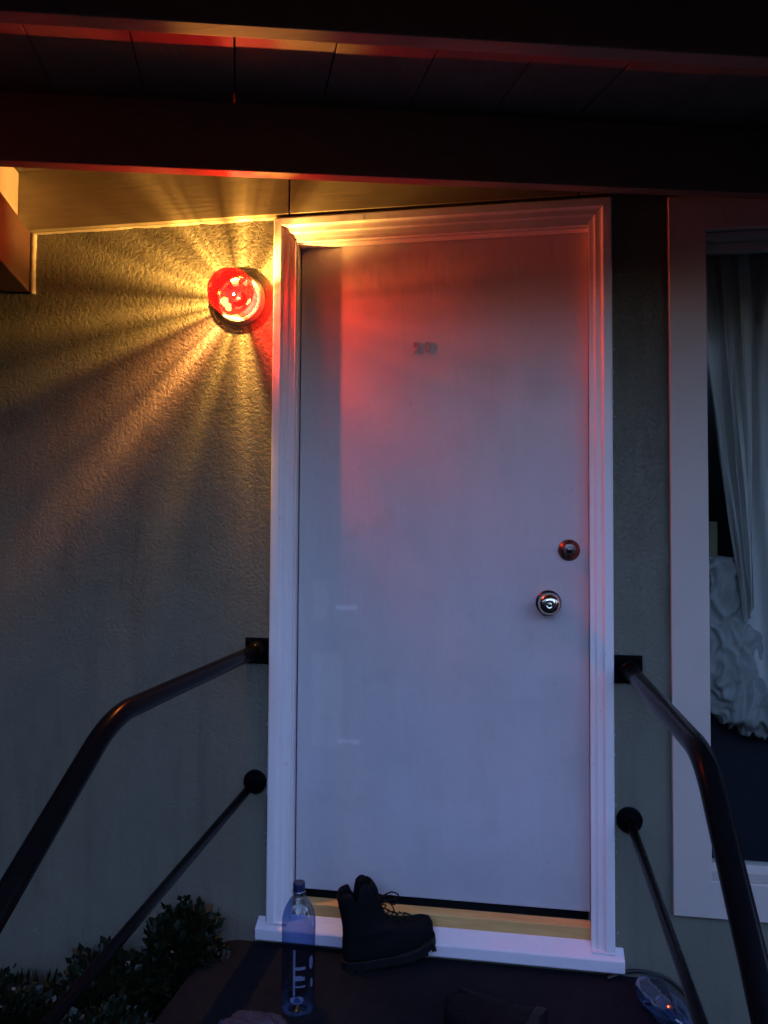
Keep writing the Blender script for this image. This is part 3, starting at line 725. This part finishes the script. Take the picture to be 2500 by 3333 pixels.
# ------------------------------------------------------------------ boots
def boot(name, label, loc, rz, rx=0, loop=True, group='black lace-up boots on the landing'):
    t = thing(name, label, 'boot', loc, group); t.rotation_euler = (rx, 0, rz)
    Z0 = Vector((0, 0, 0))
    # outsole: heel at x=0, toe at x=.275
    def outline(grow=0, n=56):
        P = []
        for k in range(n):
            a = 2 * PI * k / n; x = .137 + (.138 + grow) * math.cos(a)
            wd = .037 + .013 * (1 / (1 + math.exp(-(x - .13) * 30))) - .004 * math.exp(-((x - .11) / .03) ** 2)
            s = math.copysign(abs(math.sin(a)) ** .62, math.sin(a)); P.append((x, (wd + grow) * s))
        return P
    bm = bmesh.new(); O = outline(.004)
    def toe(x): return .022 * max(0, (x - .17) / .105) ** 2
    lo = [bm.verts.new((x, y, toe(x) + (0 if x < .075 or x > .105 else .008))) for x, y in O]; hi = [bm.verts.new((x, y, .026 + toe(x))) for x, y in O]
    bm.faces.new(lo[::-1]); bm.faces.new(hi)
    for i in range(len(O)): bm.faces.new((lo[i], lo[(i + 1) % len(O)], hi[(i + 1) % len(O)], hi[i]))
    sole = obj('sole', bm, 'rubber', t, loc=Z0, bevel=.002)
    for k in range(11):
        x = .012 + .0245 * k
        if .075 < x < .10: continue
        bm = bmesh.new(); add_box(bm, x, x + .013, -.040 - (.006 if x > .1 else 0), -.030, toe(x) - .0, toe(x) + .010); obj('lug', bm, 'rubber', sole, loc=Z0)
    # upper: stacked rings  (height, back x, front x, half width)
    prof = [(.024, .002, .272, .047), (.036, .000, .276, .049), (.056, .001, .277, .050), (.074, .003, .270, .048), (.088, .005, .252, .045), (.098, .007, .220, .042), (.107, .008, .182, .039),
            (.116, .009, .158, .037), (.125, .009, .143, .036), (.145, .008, .135, .036), (.165, .006, .130, .037), (.185, .004, .127, .038), (.205, .003, .124, .039), (.222, .003, .118, .038)]
    n = 64; bm = bmesh.new(); R = []
    for ri, (h, xb, xf, wd) in enumerate(prof):
        ring = []
        for k in range(n):
            a = 2 * PI * k / n; c = math.cos(a); s = math.copysign(abs(math.sin(a)) ** .8, math.sin(a))
            x = (xb + xf) / 2 + (xf - xb) / 2 * c; wl = wd * (1 if h > .09 else (.80 + .2 * (x / .27)))
            z = h + (toe(x) if h < .09 else 0)
            if ri >= len(prof) - 3:
                f = (ri - (len(prof) - 4)) / 3
                z += f * (.020 * math.exp(-((x - .085) / .022) ** 2) - .034 * math.exp(-((x - .054) / .007) ** 2) + .0 * math.exp(-((x - .015) / .03) ** 2) - .012 * math.exp(-((x - .0) / .010) ** 2) - .018 * max(0, (x - .10) / .03))
            y = wl * s
            cr = .0016 * noise.noise(Vector((x * 40, y * 40, z * 50)))
            ring.append(bm.verts.new((x + cr, y + cr, z)))
        R.append(ring)
    for A, B in zip(R, R[1:]):
        for k in range(n): bm.faces.new((A[k], A[(k + 1) % n], B[(k + 1) % n], B[k]))
    up = obj('upper', bm, 'leather', t, smooth=True, loc=Z0)
    sd = up.modifiers.new('thick', 'SOLIDIFY'); sd.thickness = .004; sd.offset = -1
    # laces zigzagging up the front and a loose bow
    bm = bmesh.new()
    fr = [(.208, .106), (.192, .111), (.174, .116), (.159, .123), (.147, .132), (.140, .147), (.136, .162), (.133, .178)]
    for i, (x, z) in enumerate(fr):
        tube(bm, [(x - .012, -.020, z + .004), (x + .004, 0, z + .006), (x - .010, .020, z + .006)], .0022, 6)
    tube(bm, bezier([(.135, -.010, .186), (.158, -.022, .190), (.172, -.026, .178), (.166, -.028, .166), (.150, -.02, .170), (.137, -.010, .180)], 8), .0022, 6)
    tube(bm, bezier([(.137, .0, .184), (.165, .004, .187), (.185, .01, .172), (.178, .014, .160), (.15, .01, .165)], 8), .0022, 6)
    tube(bm, bezier([(.140, -.008, .176), (.158, -.020, .160), (.164, -.025, .140), (.176, -.030, .116), (.180, -.034, .100)], 8), .0021, 6)
    obj('lace', bm, 'lace', t, smooth=True, loc=Z0)
    if loop:
      bm = bmesh.new(); tube(bm, bezier([(.004, -.006, .205), (-.006, -.004, .222), (-.012, 0, .236), (-.008, .004, .240), (.002, .004, .222), (.006, .004, .205)], 8), .0028, 8); obj('pull_loop', bm, 'lace', t, smooth=True, loc=Z0)
    bm = bmesh.new(); tube(bm, [(.10, -.012, .10 + .1), (.112, 0, .23)], .002, 6)
    # tongue
    bm2 = bmesh.new(); bm.free()
    g = []
    for i in range(7):
        row = []
        for j in range(7):
            s = (j - 3) / 3; z = .15 + .088 * i / 6; x = .126 - .0 * i - .012 * s * s - .016 * max(0, (i - 3) / 3) ** 2
            row.append(bm2.verts.new((x, s * .028, z)))
        g.append(row)
    for i in range(6):
        for j in range(6): bm2.faces.new((g[i][j], g[i][j + 1], g[i + 1][j + 1], g[i + 1][j]))
    tg = obj('tongue', bm2, 'leather', t, smooth=True, loc=Z0); sd = tg.modifiers.new('thick', 'SOLIDIFY'); sd.thickness = .005
    return t
b1 = boot('boot', 'black lace-up ankle boot standing upright against the white door sill', (.268, -.108, LZ), 0, loop=False)
b1.rotation_euler = (0, math.radians(-7), math.radians(20))
b2 = boot('boot', 'black lace-up boot lying on its side on the dark landing, left of the fallen bottle', (.905, -.245, LZ + .047), 0)
b2.rotation_euler = (PI / 2, 0, math.radians(180 + 75)); b2.location = (.84, -.33, LZ + .054)

# ------------------------------------------------------------------ water bottle standing on the landing
def bottle_profile(R, H):
    return [(R * .55, .004), (R * .86, .0), (R * .97, .006), (R * .98, .018), (R * .955, .030), (R * .965, .05), (R * .975, .12), (R * .975, .17), (R * .985, .20), (R, .222), (R * .98, .238), (R * .90, .254), (R * .76, .270), (R * .58, .284), (R * .40, .293), (R * .345, .297), (R * .335, .303)]
bt = thing('water_bottle', 'tall clear blue plastic bottle with dark cap standing in front of the left casing', 'bottle', (.188, -.318, LZ))
bm = bmesh.new(); lathe(bm, bottle_profile(.0455, .34), 'z', 56, (.188, -.318, LZ), close_ends=False)
lathe(bm, [(0, .016), (.0455 * .3, .010), (.0455 * .55, .004)], 'z', 56, (.188, -.318, LZ), close_ends=False)
obj('bottle_body', bm, 'pet', bt, smooth=True)
bm = bmesh.new(); lathe(bm, [(.0162, .303), (.0175, .304), (.0175, .307), (.0155, .309), (.0150, .312)], 'z', 32, (.188, -.318, LZ), close_ends=False); obj('neck_ring', bm, 'pet', bt, smooth=True)
bm = bmesh.new(); lathe(bm, [(.0158, .310), (.0162, .312), (.0162, .328), (.0150, .3315), (0, .3315)], 'z', 40, (.188, -.318, LZ)); obj('cap', bm, 'cap', bt, bevel=.0005)
k = NT('printed_label_ink'); k.p.inputs['Base Color'].default_value = (.52, .55, .66, 1); k.p.inputs['Roughness'].default_value = .5
k.l(k.mix(k.noise(k.coord(), 25), (.08, .105, .20), (.18, .21, .32)), k.p.inputs['Base Color']); INK = k.m
def patch(bm, a0, a1, z0, z1, R, org, shape='rect', n=10):
    """curved printed patch on the bottle, angles in degrees from the camera-facing direction"""
    base = math.radians(-90 + 12)
    P = lambda a, z: bm.verts.new((org[0] + R * math.cos(base + math.radians(a)), org[1] + R * math.sin(base + math.radians(a)), org[2] + z))
    if shape == 'rect':
        for i in range(n):
            aa = a0 + (a1 - a0) * i / n; ab = a0 + (a1 - a0) * (i + 1) / n
            bm.faces.new((P(aa, z0), P(ab, z0), P(ab, z1), P(aa, z1)))
    else:
        ca, cz = (a0 + a1) / 2, (z0 + z1) / 2; m = 28
        bm.faces.new([P(ca + (a1 - a0) / 2 * math.cos(2 * PI * i / m) * (1 + .12 * noise.noise(Vector((i * .7, ca, 0)))), cz + (z1 - z0) / 2 * math.sin(2 * PI * i / m)) for i in range(m)])
org = (.188, -.318, LZ); RL = .0449
for nm, L in (('label_lettering', [(-14, -7, .058, .175, 'rect'), (-7, 28, .123, .131, 'rect'), (-7, 26, .096, .105, 'rect'), (-7, 16, .105, .1085, 'rect'), (-7, 28, .078, .083, 'rect')]),
              ('label_emblem', [(-24, 22, .036, .056, 'o')]), ('label_emblem', [(42, 60, .118, .152, 'o')]), ('label_emblem', [(48, 60, .070, .094, 'o')])):
    bm = bmesh.new()
    for a0, a1, z0, z1, s in L: patch(bm, a0, a1, z0, z1, RL, org, s)
    obj(nm, bm, INK, bt, smooth=True)

# bottle lying down at the right edge of the landing
t = thing('fallen_bottle', 'blue plastic bottle lying on its side at the right edge of the landing', 'bottle', (1.115, -.135, LZ + .046))
bm = bmesh.new(); lathe(bm, [(0, .008), (.022, .004), (.038, .0), (.0435, .006), (.044, .03), (.043, .10), (.0435, .13), (.036, .160), (.020, .180), (.013, .190)], 'z', 40, (0, 0, 0), close_ends=False)
ob = obj('bottle_body', bm, 'pet', t, smooth=True, loc=(0, 0, 0))
bm = bmesh.new(); lathe(bm, [(.0145, .191), (.0150, .193), (.0150, .208), (0, .209)], 'z', 28, (0, 0, 0)); obj('cap', bm, 'cap', t, bevel=.0005, loc=(0, 0, 0))
t.rotation_euler = (math.radians(90), 0, math.radians(20))

# grey fleece bundle at the bottom edge
bm = bmesh.new(); bmesh.ops.create_icosphere(bm, subdivisions=5, radius=1)
for v in bm.verts:
    d = v.co.copy(); r = 1 + .22 * noise.noise(d * 2.2) + .10 * noise.noise(d * 6) + .05 * noise.noise(d * 16)
    v.co = Vector((.115 + d.x * .088 * r, -.50 + d.y * .085 * r, LZ + .030 + d.z * .036 * r))
    v.co.z = max(v.co.z, LZ + .001)
o = obj('fleece_bundle', bm, 'fleece', smooth=True); tag(o, 'rumpled grey fleece bundle on the landing in front of the standing bottle', 'cloth')

# cable along the wall to the right of the sill
bm = bmesh.new()
tube(bm, bezier([(1.02, -.040, LZ + .006), (1.075, -.022, -.045), (1.128, -.014, -.044), (1.187, -.013, -.058), (1.236, -.013, -.098), (1.273, -.013, -.150), (1.31, -.015, -.23), (1.36, -.03, -.38), (1.45, -.1, -.60)], 14), .0052, 10)
o = obj('cable', bm, 'cable', smooth=True); tag(o, 'black cable drooping along the stucco beside the right end of the sill', 'cable')

# ------------------------------------------------------------------ planting
def shrub(label, centre, rad, n, seed):
    rnd = random.Random(seed); cx, cy, cz = centre
    t = thing('shrub', label, 'shrub', (cx, cy, -.27), 'low shrubs in the bed left of the landing')
    bm = bmesh.new()
    for i in range(n):
        while True:
            d = Vector((rnd.gauss(0, 1), rnd.gauss(0, 1), rnd.gauss(0, 1))).normalized()
            if d.z > -.35: break
        lump = 1 + .55 * noise.noise(d * 2.1 + Vector((seed, 0, 0))) + .35 * noise.noise(d * 5.5 + Vector((seed, 4, 0)))
        p = Vector((cx + d.x * rad[0] * lump, cy + d.y * rad[1] * lump, cz + d.z * rad[2] * lump)) ; sc = rnd.uniform(.55, 1.0) ** .6
        p = Vector((cx, cy, cz)).lerp(p, sc)
        if p.y > -.012: p.y = -.012 - rnd.random() * .02
        L = rnd.choice([rnd.uniform(.008, .018), rnd.uniform(.016, .034)]); wdt = L * .42
        ax = (d + Vector((rnd.uniform(-.8, .8), rnd.uniform(-.8, .8), rnd.uniform(-.2, .9)))).normalized(); sd = ax.orthogonal().normalized(); sd.rotate(Matrix.Rotation(rnd.uniform(0, 6.28), 3, ax)); nn = ax.cross(sd)
        v = [p, p + ax * L * .45 + sd * wdt + nn * .002, p + ax * L, p + ax * L * .45 - sd * wdt + nn * .002]
        m = p + ax * L * .5 - nn * .002
        vs = [bm.verts.new(q) for q in v]; bm.faces.new((vs[0], vs[1], vs[2])); bm.faces.new((vs[0], vs[2], vs[3]))
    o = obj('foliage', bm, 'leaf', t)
    bm = bmesh.new()
    for i in range(9):
        a = rnd.uniform(0, 6.28); q = Vector((cx + math.cos(a) * rad[0] * .5, min(-.02, cy + math.sin(a) * rad[1] * .5), cz + rad[2] * .4))
        tube(bm, [(cx, cy, -.28), Vector((cx, cy, -.28)).lerp(q, .5) + Vector((rnd.uniform(-.01, .01), 0, .01)), q], .003, 5)
    obj('stem', bm, 'soil', t)
    return t
shrub('tallest rounded dark green shrub, against the wall beside the landing', (-.235, -.125, -.075), (.115, .10, .125), 2600, 3)
shrub('low dark green shrub on the wall side under the end of the lower bar', (-.42, -.20, -.150), (.14, .13, .085), 2200, 5)
shrub('low dark shrub at the lower left corner beneath the left handrail', (-.74, -.30, -.215), (.20, .16, .085), 2400, 9)
shrub('spreading dark shrub in front of the landing corner at the bottom edge', (-.33, -.46, -.170), (.16, .15, .085), 2600, 12)
# short ground cover over the bed
bm = bmesh.new(); rnd = random.Random(4)
for i in range(9000):
    x = rnd.uniform(-1.6, -.17); y = rnd.uniform(-.93, -.015); z = -.275 + .035 * noise.noise(Vector((x, y, -.27)) * 5) ; hgt = rnd.uniform(.015, .06) * (1.1 + .8 * noise.noise(Vector((x * 5, y * 5, 0))))
    a = rnd.uniform(0, 6.28); sd = Vector((math.cos(a), math.sin(a), 0)) * rnd.uniform(.003, .007); tip = Vector((rnd.uniform(-.02, .02), rnd.uniform(-.02, .02), hgt)); p = Vector((x, y, z))
    if (p + tip).y > -.005: continue
    vs = [bm.verts.new(q) for q in (p - sd * .3, p + tip * .6 + sd, p + tip, p + tip * .6 - sd)]; bm.faces.new(vs)
o = obj('ground_cover', bm, 'leaf'); o['kind'] = 'stuff'; o['label'] = 'short dark ground cover in the planting bed'; o['category'] = 'ground cover'
# pale petals caught on top of the leaves
spots = [(-.672, -.28, -.120), (-.70, -.30, -.160), (-.543, -.28, -.135), (-.472, -.28, -.082), (-.498, -.34, -.165), (-.376, -.42, -.088), (-.30, -.46, -.078), (-.214, -.22, -.005), (-.361, -.20, -.062)]
first = None
for i, (x, y, z) in enumerate(spots):
    if first is None:
        bm = bmesh.new(); bmesh.ops.create_icosphere(bm, subdivisions=2, radius=.0075)
        for v in bm.verts: v.co = Vector((v.co.x * 1.3, v.co.y, v.co.z * .55)) * (1 + .3 * noise.noise(v.co * 140))
        o = obj('petal', bm, 'pebble', smooth=True, loc=(x, y, z)); first = o
    else:
        o = first.copy(); C.objects.link(o); o.location = (x, y, z)
    o.rotation_euler = (rnd.uniform(-.8, .8), rnd.uniform(-.8, .8), rnd.uniform(0, 6)); s = rnd.uniform(.7, 1.25); o.scale = (s, s, s)
    tag(o, 'small pale fallen petal lying on the dark shrubs at lower left', 'petal', 'pale petals scattered on the dark plants')
